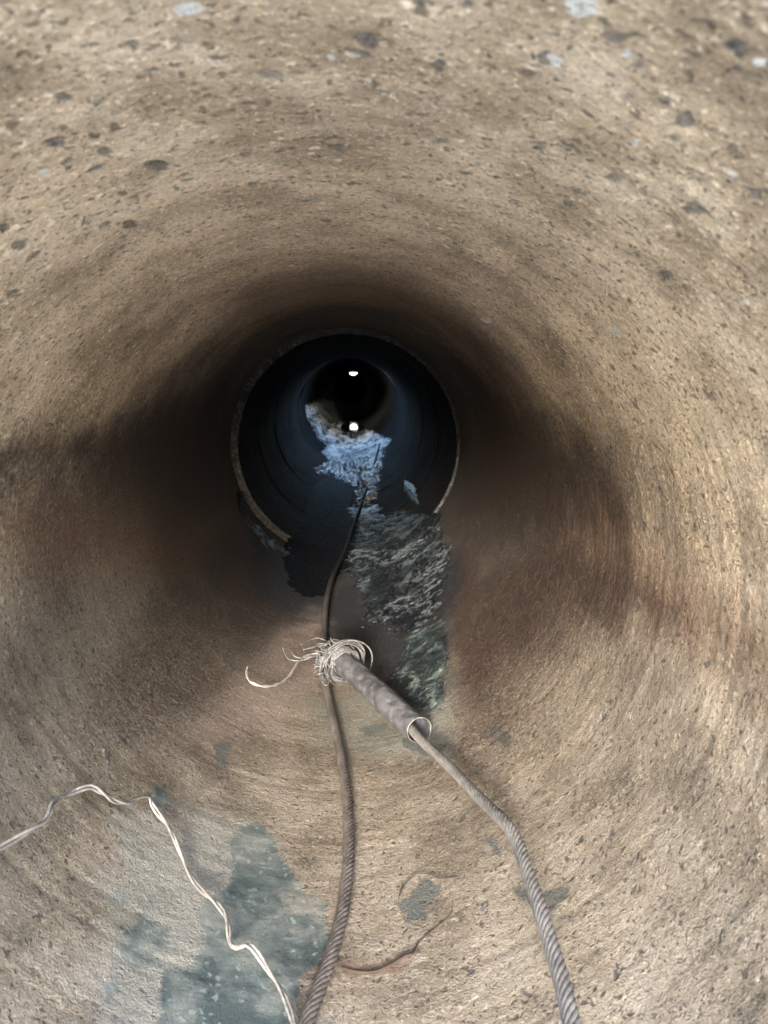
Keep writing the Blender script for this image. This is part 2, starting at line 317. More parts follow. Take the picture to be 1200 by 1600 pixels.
def concrete(name, c_hi, c_lo, blackened=0.0, wet=0.0):
    m = NT(name); P = m.coord()
    big = m.noise(P, 3.2, 4, .6); mid = m.noise(P, 17, 5, .6, .15); fine = m.noise(P, 130, 5, .7); grit = m.noise(P, 520, 4, .75); sand = m.noise(P, 240, 4, .75, .4)
    c = m.mix(m.ramp(big, .36, .66), c_lo, c_hi)
    c = m.mix(m.ramp(mid, .42, .70, 0, .45), c, m.mix(.5, c_hi, (.36, .32, .27)))
    c = m.mix(m.ramp(mid, .50, .30, 0, .45), c, tuple(v * .55 for v in c_lo))
    # sand grains and fine pores
    c = m.mix(m.ramp(fine, .40, .26, 0, .75), c, tuple(v * .28 for v in c_lo))
    c = m.mix(m.ramp(fine, .58, .76, 0, .34), c, (.44, .39, .33))
    c = m.mix(m.ramp(grit, .60, .76, 0, .18), c, (.50, .46, .41))
    c = m.mix(m.ramp(grit, .42, .28, 0, .45), c, tuple(v * .4 for v in c_lo))
    c = m.mix(m.ramp(sand, .43, .30, 0, .70), c, tuple(v * .30 for v in c_lo))
    c = m.mix(m.ramp(sand, .57, .70, 0, .30), c, (.46, .41, .35))
    # aggregate stones and open pits scattered over the bore
    wv = m.n('ShaderNodeVectorMath', operation='ADD'); m.put(wv.inputs[0], P)
    wn_ = m.n('ShaderNodeTexNoise'); m.put(wn_.inputs['Vector'], P); wn_.inputs['Scale'].default_value = 90; wn_.inputs['Detail'].default_value = 4
    sc = m.n('ShaderNodeVectorMath', operation='SCALE'); m.put(sc.inputs[0], wn_.outputs['Color']); sc.inputs['Scale'].default_value = .020
    m.put(wv.inputs[1], sc.outputs[0]); PW = wv.outputs[0]
    v1 = m.voro(PW, 48); sel1 = m.ramp(v1.outputs['Color'], .62, .72)
    pit = m.math('MULTIPLY', m.ramp(v1.outputs['Distance'], .26, .10), sel1)
    v2 = m.voro(PW, 105); sel2 = m.ramp(v2.outputs['Color'], .42, .5)
    pit2 = m.math('MULTIPLY', m.ramp(v2.outputs['Distance'], .34, .12), sel2)
    v3 = m.voro(PW, 90); sel3 = m.ramp(v3.outputs['Color'], .30, .24)
    pale = m.math('MULTIPLY', m.ramp(v3.outputs['Distance'], .30, .16), sel3)
    v4 = m.voro(PW, 290); pit3 = m.math('MULTIPLY', m.ramp(v4.outputs['Distance'], .42, .20), m.ramp(v4.outputs['Color'], .60, .68))
    v5 = m.voro(PW, 330); gr = m.math('MULTIPLY', m.ramp(v5.outputs['Distance'], .40, .22), m.ramp(v5.outputs['Color'], .34, .28))
    c = m.mix(m.math('MULTIPLY', pit3, .75), c, tuple(v * .22 for v in c_lo)); c = m.mix(m.math('MULTIPLY', gr, .24), c, (.50, .45, .39))
    c = m.mix(m.math('MULTIPLY', pit, .88), c, (.05, .048, .046))
    c = m.mix(m.math('MULTIPLY', pit2, .80), c, (.04, .033, .026))
    c = m.mix(m.math('MULTIPLY', pale, .26), c, (.46, .42, .36))
    if blackened:
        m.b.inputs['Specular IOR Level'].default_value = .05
        k = m.ramp(m.noise(P, 6, 5, .65, .4), .25, .75, blackened - .1, min(1, blackened + .1))
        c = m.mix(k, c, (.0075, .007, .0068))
    else:
        warp = m.math('ADD', m.math('MULTIPLY', m.math('SUBTRACT', mid, .5), .75), m.math('MULTIPLY', m.math('SUBTRACT', fine, .5), .9))
        def msk(a, soft=.35, amp=1.0):
            return m.ramp(m.math('ADD', m.attr(a), m.math('MULTIPLY', warp, amp)), .5 - soft, .5 + soft)
        def lim(x, a):       # keep the noise from leaking the tint where the mask is zero
            return m.math('MULTIPLY', x, m.ramp(m.attr(a), .02, .25))
        c = m.mix(m.math('MULTIPLY', m.attr('daylit'), .95), c, m.mix(1.0, c, (4.6, 4.35, 4.0), 'MULTIPLY'))  # crown colour lifted to stand in for stronger light there
        c = m.mix(m.math('MULTIPLY', msk('depth_shade', .5, .9), .90), c, (.015, .0108, .0088))  # light lost with depth, put into the colour
        c = m.mix(m.math('MULTIPLY', lim(msk('rust'), 'rust'), .62), c, (.12, .065, .038))
        c = m.mix(m.math('MULTIPLY', lim(msk('pink'), 'pink'), .45), c, (.20, .15, .13))
        c = m.mix(m.math('MULTIPLY', lim(msk('pale'), 'pale'), .55), c, (.20, .208, .19))
        c = m.mix(m.math('MULTIPLY', lim(msk('green'), 'green'), .55), c, (.11, .115, .095))
        dots = m.voro(PW, 130); dm = m.math('MULTIPLY', m.ramp(dots.outputs['Distance'], .40, .22), m.ramp(dots.outputs['Color'], .5, .6))
        tc = m.mix(m.ramp(mid, .38, .60), (.038, .053, .053), (.098, .116, .110)); tc = m.mix(m.math('MULTIPLY', dm, .55), tc, (.22, .245, .24))
        c = m.mix(m.math('MULTIPLY', lim(msk('teal', .22, 1.1), 'teal'), m.ramp(mid, .68, .42, .45, .92)), c, tc)
        c = m.mix(m.math('MULTIPLY', lim(msk('spot', .2, .9), 'spot'), .8), c, (.06, .065, .06))
        c = m.mix(m.math('MULTIPLY', lim(msk('wall_shade', .5, 1.3), 'wall_shade'), .60), c, (.024, .0165, .012))  # shade on the lower side walls, painted in
        c = m.mix(m.math('MULTIPLY', lim(msk('dark', .5, 1.1), 'dark'), .88), c, (.027, .015, .010))
        c = m.mix(m.math('MULTIPLY', lim(msk('black', .45, .35), 'black'), .97), c, (.008, .008, .010))  # floor shadow and the silt's dark surround, painted in
        c = m.mix(m.math('MULTIPLY', m.ramp(m.math('ADD', m.attr('stone'), m.math('MULTIPLY', warp, 1.6)), .35, .95), .72), c, m.mix(m.ramp(sand, .4, .6), (.055, .058, .060), (.17, .17, .165)))
        c = m.mix(m.ramp(m.math('ADD', m.attr('chip'), m.math('MULTIPLY', warp, .8)), .35, .75, 0, .85), c, (.85, .83, .78))
    # grain of the paste still shows through every stain and painted shade
    g_ = m.math('ADD', m.math('MULTIPLY', sand, .6), m.math('MULTIPLY', grit, .4))
    c = m.mix(1.0, c, m.mix(m.ramp(g_, .36, .66), (.86, .86, .86), (1.14, 1.14, 1.14)), 'MULTIPLY')
    if not blackened:
        gk = m.math('MAXIMUM', m.attr('depth_shade'), m.math('MAXIMUM', m.attr('wall_shade'), m.attr('dark')))
        c = m.mix(gk, c, m.mix(1.0, c, m.mix(m.ramp(m.math('ADD', m.math('MULTIPLY', g_, .6), m.math('MULTIPLY', fine, .4)), .40, .62), (.45, .45, .45), (2.3, 2.2, 2.1)), 'MULTIPLY'))
    m.put(m.b.inputs['Base Color'], c)
    h = m.math('ADD', m.math('MULTIPLY', fine, 1.0), m.math('MULTIPLY', mid, .35)); h = m.math('ADD', h, m.math('MULTIPLY', sand, .9)); h = m.math('SUBTRACT', h, m.math('MULTIPLY', pit3, .6))
    h = m.math('SUBTRACT', h, m.math('MULTIPLY', pit, .55)); h = m.math('SUBTRACT', h, m.math('MULTIPLY', pit2, .35))
    nb = m.bump(h, BUMP, .0042); nb = m.bump(grit, BUMP * .8, .0010, nb); m.put(m.b.inputs['Normal'], nb)
    rr = m.ramp(fine, .3, .7, .62 - wet * .3, .92 - wet * .2)
    if not blackened:
        rr = m.math('SUBTRACT', rr, m.math('MULTIPLY', m.attr('teal'), .38))
        for b_ in [n for n in m.t.nodes if n.type == 'BUMP']: m.put(b_.inputs['Strength'], m.math('MULTIPLY', m.ramp(m.attr('teal'), .3, .8, 1, .3), m.math('MULTIPLY', m.ramp(m.attr('daylit'), .1, .8, .6, 1), BUMP)))
    m.put(m.b.inputs['Roughness'], rr)
    return m.m

def m_hi(ridge_light): return .55 if ridge_light < .2 else .62
def silt_mat(name, c1, c2, dark, rough=.42, ridge_light=0, spec=.3):
    m = NT(name); P = m.coord()
    a = m.noise(P, 26, 6, .62, .5); b = m.noise(P, 140, 4, .65); g = m.noise(P, 420, 2, .6)
    c = m.mix(m.ramp(a, .34, .62), dark, c1); c = m.mix(m.ramp(b, .5, .72, 0, .8), c, c2)
    c = m.mix(m.ramp(b, .42, .28, 0, .55), c, dark)
    if ridge_light:      # highlights painted on the raised lumps, shade in the hollows; feathered edge faded to dark
        r_ = m.math('ADD', m.attr('ridge'), m.math('MULTIPLY', m.math('SUBTRACT', b, .5), .6))
        c = m.mix(m.ramp(r_, .42, .20, 0, .85), c, dark); c = m.mix(m.ramp(r_, .56, .86, 0, .9), c, c2)
        c = m.mix(m.ramp(m.noise(P, 7, 3, .55, .3), .58, .40, 0, .82 if ridge_light < .2 else .35), c, dark)      # whole areas stay wet and black
        e_ = m.math('ADD', m.attr('inside'), m.math('MULTIPLY', m.math('SUBTRACT', a, .5), 1.3))
        c = m.mix(m.ramp(e_, m_hi(ridge_light), .15 if ridge_light < .2 else .08, 0, .9), c, tuple(v * 1.0 for v in dark))
    m.put(m.b.inputs['Base Color'], c); m.put(m.b.inputs['Roughness'], m.ramp(b, .3, .7, rough - .14, rough + .22))
    m.put(m.b.inputs['Normal'], m.bump(g, .5, .0008, m.bump(b, .45, .004)))
    m.b.inputs['Specular IOR Level'].default_value = spec
    return m.m
def metal_mat(name, c1, c2, rough=.5, metallic=.6, scale=200, bump=.3, dist=.0006):
    m = NT(name); P = m.coord(); a = m.noise(P, scale, 4, .6); b = m.noise(P, scale * .12, 4, .6)
    m.put(m.b.inputs['Base Color'], m.mix(m.ramp(m.math('ADD', m.math('MULTIPLY', a, .5), m.math('MULTIPLY', b, .5)), .38, .62), c1, c2))
    m.b.inputs['Metallic'].default_value = metallic; m.put(m.b.inputs['Roughness'], m.ramp(a, .3, .7, rough - .12, rough + .15))
    m.put(m.b.inputs['Normal'], m.bump(a, bump, dist)); return m.m

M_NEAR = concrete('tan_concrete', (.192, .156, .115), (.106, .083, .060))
M_DARK = concrete('near_black_concrete', (.16, .14, .12), (.09, .08, .07), blackened=.96, wet=.05)  # concrete of the deep sections, mixed nearly to black
M_FAR = concrete('blackened_concrete', (.06, .055, .05), (.03, .03, .03), blackened=.96, wet=0)
M_RIM = silt_mat('crusted_mortar', (.045, .042, .038), (.17, .165, .15), (.012, .011, .011), .7)
M_SILT = silt_mat('grey_silt', (.012, .015, .018), (.090, .100, .105), (.005, .0055, .006), .45, .13, .25)
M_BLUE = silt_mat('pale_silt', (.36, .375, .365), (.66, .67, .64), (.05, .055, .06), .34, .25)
M_STREAK = silt_mat('greenish_silt', (.030, .040, .038), (.105, .125, .115), (.014, .018, .018), .4, .13, .4)
M_SHADOW = silt_mat('shadow_sheet', (.006, .006, .007), (.014, .014, .016), (.004, .004, .005), .7, 0, .03)  # near-black colour for the painted floor shadow
M_ROPE = metal_mat('shaded_steel_rope', (.045, .038, .034), (.105, .09, .08), .6, .3)
def shade_far(mat):      # the run of rope beyond the tie wire is painted near black for the shade it lies in
    t = mat.node_tree; b = t.nodes['Principled BSDF']; src = b.inputs['Base Color'].links[0].from_socket
    g = t.nodes.new('ShaderNodeNewGeometry'); x = t.nodes.new('ShaderNodeSeparateXYZ'); r = t.nodes.new('ShaderNodeMapRange'); k = t.nodes.new('ShaderNodeMix'); k.data_type = 'RGBA'
    t.links.new(g.outputs['Position'], x.inputs[0]); t.links.new(x.outputs['Y'], r.inputs['Value']); r.inputs['From Min'].default_value = 1.15; r.inputs['From Max'].default_value = 1.75
    t.links.new(r.outputs[0], k.inputs[0]); t.links.new(src, k.inputs[6]); k.inputs[7].default_value = (.008, .0075, .0075, 1); t.links.new(k.outputs[2], b.inputs['Base Color'])
    b.inputs['Metallic'].default_value = 0; b.inputs['Specular IOR Level'].default_value = .2
shade_far(M_ROPE)
M_ROPE2 = metal_mat('galvanised_steel_rope', (.10, .094, .088), (.185, .172, .16), .6, .2)
M_SLEEVE = metal_mat('dull_galvanised_tube', (.060, .058, .061), (.135, .133, .140), .55, .3, 70, .8, .002)
M_CUT = metal_mat('bright_cut_rim', (.07, .064, .06), (.17, .16, .15), .5, .3)
M_WIRE = metal_mat('pale_soft_wire', (.12, .11, .10), (.23, .215, .20), .55, .1)
M_KNOT = metal_mat('grey_tie_wire', (.05, .048, .047), (.145, .14, .138), .55, .15)
M_RUSTW = metal_mat('rusted_wire', (.022, .014, .010), (.05, .032, .023), .85, .05)
M_CRACK = metal_mat('dark_thin_wire', (.012, .011, .01), (.035, .03, .026), .8, .1)

# ---------------------------------------------------------------- the setting: ground outside, pipe sections
def ground_mat():
    m = NT('dry_earth'); P = m.coord(); a = m.noise(P, .8, 6, .6); b = m.noise(P, 14, 6, .7)
    c = m.mix(m.ramp(a, .35, .65), (.54, .46, .36), (.66, .58, .47)); c = m.mix(m.ramp(b, .45, .25, 0, .5), c, (.14, .10, .07))
    m.put(m.b.inputs['Base Color'], c); m.b.inputs['Roughness'].default_value = .95
    m.put(m.b.inputs['Normal'], m.bump(b, .8, .03)); return m.m
def ground():
    g = np.r_[-800, -200, -60, -20, np.linspace(-9, 24, 150), 40, 90, 260, 800]; gx = np.r_[-800, -200, -60, -16, np.linspace(-6, 6, 80), 16, 60, 200, 800]
    X, Y = np.meshgrid(gx, g); P = np.stack([X.ravel(), Y.ravel(), np.zeros(X.size)], 1)
    d = np.abs(P[:, 0]); near = smooth(.34, 1.2, d)
    rise = np.maximum(1.15 * smooth(-4.0, -5.4, P[:, 1] + .3 * noise(P * .9)), 1.0 * smooth(.75, 1.9, d + .25 * noise(P * 1.1 + 5)))   # trench banks added out of view; the one behind cuts low daylight into the bore
    P[:, 2] = -1.16 * R + rise + near * (.05 * fbm(P * .7 + 3, 4)) * smooth(60, 20, np.abs(P[:, 1]) + d)
    o = mesh_np('ground', P, grid_faces(len(g), len(gx)), ground_mat()); tag(o, 'dry tan earth the pipe lies on', kind='structure')
ground()
def reflector():  # pale slab added out of view to bounce light onto the crown
    m = NT('pale_reflector_concrete'); P = m.coord(); a = m.noise(P, 5, 6, .65); b = m.noise(P, 60, 5, .7)
    m.put(m.b.inputs['Base Color'], m.mix(m.ramp(b, .35, .65, 0, .5), m.mix(a, (.74, .69, .61), (.84, .79, .71)), (.64, .58, .50))); m.b.inputs['Roughness'].default_value = .9
    m.put(m.b.inputs['Normal'], m.bump(b, .4, .003))
    V = np.array([(x, y, z) for z in (-1.12 * R, -1.30 * R) for x, y in ((-.75, -1.3), (.75, -1.3), (.75, .19), (-.75, .19))])
    o = mesh_np('reflector_slab', V, np.array([[0, 1, 2, 3], [4, 7, 6, 5], [0, 4, 5, 1], [1, 5, 6, 2], [2, 6, 7, 3], [3, 7, 4, 0]]), m.m, smooth_=False)
    bv = o.modifiers.new('bevel', 'BEVEL'); bv.width = .008; bv.segments = 2
    tag(o, 'pale concrete apron added unseen in front of the pipe mouth, under the camera', kind='structure')
reflector()

SECT = [  # y0, y1, bore radius, centre x, centre z   (in bore radii)
    (MOUTH, 6.54, 1.0, 0, 0), (6.58, 14.0, .964, .020, -.004), (14.02, 21.5, 1.05, .0, .055), (21.53, 29.0, 1.06, -.01, .055),
    (29.03, 36.5, 1.07, .01, .055), (36.53, 44.0, 1.08, .0, .055), (44.03, 49.4, 1.08, .0, .055)]
HOLE = (16.35, 1.04, 2.05)      # manhole over the third section: centre y, half width, half length
LAB = ['nearest concrete pipe section, tan and pitted, all round the camera', 'second concrete pipe section, black and wet, just past the near joint rim',
       'third concrete pipe section, dark with an opening in its crown over the blue lit silt', 'fourth concrete pipe section, behind the far ring where the silt narrows',
       'fifth concrete pipe section, unlit deep in the bore', 'sixth concrete pipe section, unlit just before the last one', 'last concrete pipe section, holding the small bright opening at the far end']

def wall_r(th, y):
    """inner wall radius and centre at theta, y (theta 0 is the floor)"""
    r = np.ones_like(y); cx = np.zeros_like(y); cz = np.zeros_like(y)
    for y0, y1, rr, a, b in SECT:
        k = (y >= y0 - .02) & (y <= y1 + .04); r = np.where(k, rr, r); cx = np.where(k, a, cx); cz = np.where(k, b, cz)
    return r, cx, cz
def pt(th, y, r, cx=0, cz=0):
    return np.stack([cx + r * np.sin(th), y, cz - r * np.cos(th)], -1)

def section(i, nth, ys, mat, masks=False, hole=False):
    y0, y1, rr, cx, cz = SECT[i]
    th = np.linspace(-math.pi, math.pi, nth, endpoint=False)
    T, Y = np.meshgrid(th, ys); t, y = T.ravel(), Y.ravel(); P = pt(t, y, rr, cx, cz)
    amp = np.clip((y / 3), .35, 1)
    d = .0040 * fbm(P * 6, 3) + .0011 * fbm(P * 40, 3) * amp
    if i == 1:                                  # cast lines round the bore
        for yy, a_ in ((7.95, .016), (9.75, .018), (11.9, .012)): d += -a_ * np.exp(-((y - yy) / .028) ** 2) * (0.6 + .8 * noise(P * 3))
    if i == 0:                                  # faint rings left by the mould, ragged lip at the joint
        d += .0015 * noise(np.stack([y * 26, y * 0, y * 0], 1)) + .012 * smooth(6.44, 6.54, y) * (.5 + fbm(P * 22, 3))
    V = pt(t, y, rr + d, cx, cz); at = {}
    if masks:
        w = fbm(P * 5, 4) * .10; w2 = fbm(P * 22, 3) * .03
        for nm in ('teal', 'pale', 'green', 'spot', 'wall_shade', 'dark', 'black', 'rust', 'pink'):
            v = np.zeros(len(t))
            for n_, fe, pl in STAINS_AND_SHADE:
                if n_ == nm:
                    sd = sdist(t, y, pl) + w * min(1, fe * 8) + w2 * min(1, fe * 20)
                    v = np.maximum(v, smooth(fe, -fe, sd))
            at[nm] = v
        # falling light painted in as grime: heavy round the joint, its ragged front reaching out along both flanks and the crown
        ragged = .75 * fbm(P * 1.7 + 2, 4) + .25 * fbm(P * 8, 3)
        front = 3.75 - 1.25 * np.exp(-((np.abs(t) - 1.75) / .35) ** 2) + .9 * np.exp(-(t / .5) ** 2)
        at['daylit'] = smooth(-.35, .75, -np.cos(t) + .5 * fbm(P * 1.3 + 8, 3))  # painted brightening, strongest at the crown
        at['depth_shade'] = smooth(-1.7, 1.5, y - front + 1.3 * ragged)
        st = np.zeros(len(t)); ch = np.zeros(len(t)); w = fbm(P * 30, 2)
        for a, b, sa, sb, k in SPECKS:
            da = ((t - a + math.pi) % (2 * math.pi) - math.pi) / sa; db = (y - b) / sb
            q = abs(k) * smooth(1.25, .55, np.sqrt(da * da + db * db) + .5 * w)
            if k > 0: st = np.maximum(st, q)
            else: ch = np.maximum(ch, q)
        at['stone'] = st; at['chip'] = ch
        V = pt(t, y, rr + d + .004 * st, cx, cz)
    keep = None
    if hole:
        Tm, Ym = (T[:-1] + T[1:]) / 2, (Y[:-1] + Y[1:]) / 2; X = rr * np.sin(Tm)
        keep = ~((np.cos(Tm) < 0) & ((X / HOLE[1]) ** 2 + ((Ym - HOLE[0]) / HOLE[2]) ** 2 < 1))
    root = empty('concrete_pipe', (0, y0 * R, -R)); tag(root, LAB[i], 'pipe', 'concrete pipe sections')
    sh = Vector((0, y0 * R, -R))
    o = mesh_np('bore', V * R - np.array(sh), grid_faces(len(ys), nth, True, keep), mat, root, at)
    # outer barrel with thickness
    n2 = 96 if not hole else 240; ys2 = np.linspace(y0, y1, 3 if not hole else 120); th2 = np.linspace(-math.pi, math.pi, n2, endpoint=False)
    T2, Y2 = np.meshgrid(th2, ys2); keep2 = None
    if hole:
        Tm, Ym = (T2[:-1] + T2[1:]) / 2, (Y2[:-1] + Y2[1:]) / 2; X = 1.15 * np.sin(Tm)
        keep2 = ~((np.cos(Tm) < 0) & ((X / HOLE[1]) ** 2 + ((Ym - HOLE[0]) / HOLE[2]) ** 2 < 1))
    mesh_np('barrel', pt(T2.ravel(), Y2.ravel(), 1.15) * R - np.array(sh), grid_faces(len(ys2), n2, True, keep2)[:, ::-1], M_FAR if hole else M_OUT, root)
    return root, sh
def out_mat():
    m = NT('outer_concrete'); P = m.coord(); a = m.noise(P, 8, 6, .6)
    m.put(m.b.inputs['Base Color'], m.mix(a, (.26, .25, .23), (.42, .40, .37))); m.b.inputs['Roughness'].default_value = .9
    m.put(m.b.inputs['Normal'], m.bump(m.noise(P, 60, 5, .6), .5, .003)); return m.m
M_OUT = out_mat()
def rim(root, sh, y, r_in, cx, cz, mat, name='joint_rim', nth=900, amp=.010, face=-1, wid=None):
    """end face of a section: a crusted annulus from the bore out to the barrel"""
    nr = 14; th = np.linspace(-math.pi, math.pi, nth, endpoint=False); k = np.linspace(0, 1, nr)
    T, K = np.meshgrid(th, k); t, kk = T.ravel(), K.ravel()
    co = np.stack([np.sin(t) * 20, kk * 4, np.cos(t) * 20], 1)
    ri = r_in + .006 * fbm(co, 3)
    ro = 1.15; p_in = pt(t, y + 0 * t, ri, cx, cz); p_out = pt(t, y + 0 * t, ro)
    ri = ri - .004 * smooth(0, .5, fbm(co * .35, 3)); kq = kk ** 1.8
    V = p_in * (1 - kq[:, None]) + p_out * kq[:, None]
    V[:, 1] = y + face * amp * (.5 + fbm(co * 2.2, 4)) * np.sin(np.clip(kk * 3, 0, 1) * math.pi / 2)
    mesh_np(name, V * R - np.array(sh), grid_faces(nr, nth, True), mat, root)

ys0 = MOUTH * (6.54 / MOUTH) ** np.linspace(0, 1, N0)
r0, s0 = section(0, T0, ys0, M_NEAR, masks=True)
rim(r0, s0, MOUTH - .002, 1.0, 0, 0, M_OUT, 'mouth_rim', 200, .004)
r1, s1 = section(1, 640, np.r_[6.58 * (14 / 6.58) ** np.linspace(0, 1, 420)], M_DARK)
rim(r1, s1, 6.572, .964, .020, -.004, M_RIM, amp=.018)
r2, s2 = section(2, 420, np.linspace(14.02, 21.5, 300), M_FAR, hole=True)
rim(r2, s2, 14.012, .966, .020, -.004, M_FAR, amp=.003)
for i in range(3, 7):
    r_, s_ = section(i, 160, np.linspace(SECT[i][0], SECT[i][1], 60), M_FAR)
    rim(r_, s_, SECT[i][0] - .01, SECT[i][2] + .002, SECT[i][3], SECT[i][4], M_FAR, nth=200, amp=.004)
# far edge of the second section, the thin ring the daylight from the opening catches
def edge_ring(root, sh, y, r, cx, cz, rad, mat):
    a = np.linspace(-2.1, 1.0, 240); P = pt(a, y + 0 * a, r, cx, cz); P = P + np.random.RandomState(2).normal(size=P.shape) * .0015
    V, Fq, cp = tube(P * R, rad * R, 6); join([(V - np.array(sh), Fq, cp)], 'spigot_lip', mat, root)
edge_ring(r1, s1, 13.99, .957, .020, -.004, .0045, M_RIM)

# collars keep the joints shut
for i in range(6):
    y = SECT[i][1] + .02; th = np.linspace(0, 2 * math.pi, 72, endpoint=False); T, K = np.meshgrid(th, np.arange(5))
    yy = y + np.array([-.25, -.25, 0, .25, .25])[K.ravel()]; rr_ = np.array([1.145, 1.20, 1.20, 1.20, 1.145])[K.ravel()]
    root = (r0, r1, r2)[i] if i < 3 else [o for o in bpy.data.objects if o.name.startswith('concrete_pipe')][i]
    mesh_np('joint_collar', pt(T.ravel(), yy, rr_) * R - np.array(root.location), grid_faces(5, 72, True)[:, ::-1], M_OUT, root)

# manhole neck round the opening in the third section
def neck():
    n = 120; a = np.linspace(0, 2 * math.pi, n, endpoint=False)
    rings = []
    for k, (g, top) in enumerate(((1.0, 0), (1.0, 1), (1.14, 1), (1.14, 0))):
        x = HOLE[1] * g * np.cos(a); y = HOLE[0] + HOLE[2] * g * np.sin(a)
        z = np.full(n, 1.24) if top else np.sqrt(np.maximum(0.0, 1.065 ** 2 - x * x)) + .055
        rings.append(np.stack([x, y, z], 1))
    V = np.vstack(rings) * R; root = mesh_np('manhole_neck', V - np.array([0, HOLE[0] * R, R]), grid_faces(4, n, True)[:, ::-1], M_FAR)
    root.location = (0, HOLE[0] * R, R)
    tag(root, 'low concrete manhole neck round the opening above the blue lit silt', 'manhole')
neck()

# ---------------------------------------------------------------- silt and a painted shadow sheet lying in the bore
def silt(name, poly, thick, mat, seed, step_t, step_y, label, soft=.10, lump=1.0, edge=.03, fq=14, base=.0, plow=None, ky=.45):
    pt_ = np.array(poly); t0, t1 = pt_[:, 0].min() - .08, pt_[:, 0].max() + .08; y0, y1 = pt_[:, 1].min() * .97, pt_[:, 1].max() * 1.04
    th = np.arange(t0, t1, step_t); n = int(math.log(y1 / y0) / step_y) + 2; ys = y0 * (y1 / y0) ** np.linspace(0, 1, n)
    T, Y = np.meshgrid(th, ys); t, y = T.ravel(), Y.ravel(); P = pt(t, y, 1.0)
    lo = np.minimum(1, 6 / y)                           # features grow a little where the bore is far
    q = np.stack([P[:, 0], P[:, 1] * 1.0, P[:, 2]], 1) + seed * 7.1
    sd = sdist(t, y, poly) + edge * fbm(q * 7, 4) + edge * .6 * fbm(q * 26, 3)
    f = smooth(edge, -soft, sd)
    big = fbm(q * np.array([3.4, 3.4 * ky, 3.4]), 3); rid = fbm(q * np.array([fq, fq * ky, fq]) + big[:, None] * 1.2, 5, .48, True); fine = fbm(q * 60, 3)
    h = f * (base + thick * (.55 + lump * (.55 * big + .75 * (rid - .45))) + .006 * fine) - .022 * (1 - smooth(edge * .6, -edge * .4, sd)) 
    if plow is not None: h = h - plow * f * smooth(.05, .35, fbm(q * 2.1 + 9, 3))
    r, cx, cz = wall_r(t, y)
    r = np.where(y < 13, np.interp(y, [6.1, 6.55], [1.0, .958]), r)
    r = np.where(y > 13.8, np.interp(y, [13.8, 14.4], [.964, 1.05]), r); cz = np.where(y > 13.8, np.interp(y, [13.8, 14.4], [-.004, .055]), cz)
    V = pt(t, y, r - h, cx, cz)
    vm = (h > -.016).reshape(len(ys), len(th)); keep = vm[:-1, :-1] | vm[1:, :-1] | vm[:-1, 1:] | vm[1:, 1:]
    loc = V.mean(0) * R
    at = {'ridge': np.clip(.5 + 1.1 * (rid - .42) + .9 * big, 0, 1), 'inside': smooth(edge, -soft * 1.2, sd)}
    o = mesh_np(name, V * R - loc, grid_faces(len(ys), len(th), False, keep), mat, None, at); o.location = loc
    tag(o, label, kind='stuff'); return o
silt('silt_deposit', SILT_NEAR, .024, M_SILT, 1, .0028, .0022, 'rough blue grey silt crust spilling over the joint onto the floor, right of the dark rope', soft=.16, fq=11, lump=1.2, edge=.10, ky=1.3)
silt('shadow_sheet', SHADOW_OUTLINE, .020, M_SHADOW, 6, .005, .004, 'black sheet painting the floor shadow over the lower lip of the joint under the dark rope', soft=.24, edge=.04, lump=.6)  # black sheet that paints the shadow along the floor
silt('silt_streak', SILT_STREAK, .013, M_STREAK, 8, .0028, .003, 'thin greenish streak of silt running beside the metal sleeve', soft=.14, edge=.09, fq=13, lump=1.3, ky=1.0)
silt('silt_clod', SILT_CLOD, .02, M_STREAK, 2, .006, .004, 'small grey clod of silt on the right wall past the joint rim', soft=.06)
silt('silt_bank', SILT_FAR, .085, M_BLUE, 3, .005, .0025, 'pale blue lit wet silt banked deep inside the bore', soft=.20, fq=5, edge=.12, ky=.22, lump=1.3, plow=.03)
silt('silt_strip', SILT_STRIP, .02, M_STREAK, 4, .006, .003, 'small grey silt lumps just in front of the pale bank', soft=.10, edge=.08)
silt('silt_crust', SILT_RIM, .020, M_SILT, 5, .004, .003, 'thin grey crust along the lower left of the joint rim', soft=.05, edge=.035)

# pool of water on the bore floor beyond the manhole
def pool():
    a = np.linspace(0, 2 * math.pi, 80, endpoint=False); c = np.stack([np.cos(a), np.sin(a), a * 0], 1)
    rr_ = 1 + .18 * fbm(c * 2, 3); V = np.stack([.08 + .34 * rr_ * np.cos(a), 22.0 + 2.6 * rr_ * np.sin(a), a * 0 - .80], 1)
    lowr = V.copy(); lowr[:, 2] = -.97; lowr[:, 0] = .1 + (lowr[:, 0] - .1) * .6
    allv = np.vstack([V, lowr, [[.08, 22, -.80]]]); n = 80
    F_ = [[i, (i + 1) % n, n + (i + 1) % n, n + i] for i in range(n)] + [[i, 2 * n, 2 * n, (i + 1) % n] for i in range(0)]
    tri = [[2 * n, i, (i + 1) % n] for i in range(n)]
    me = bpy.data.meshes.new('water'); me.from_pydata((allv * R).tolist(), [], F_ + tri); me.update()
    o = bpy.data.objects.new('water', me); COL.objects.link(o)
    m = NT('pool_water'); m.b.inputs['Base Color'].default_value = (.01, .014, .018, 1); m.b.inputs['Roughness'].default_value = .03
    m.b.inputs['Specular IOR Level'].default_value = .6
    m.put(m.b.inputs['Normal'], m.bump(m.noise(m.coord(), 9, 2), .03, .01)); me.materials.append(m.m)
    tag(o, 'still dark water mirroring the bright far opening', kind='structure')
pool()

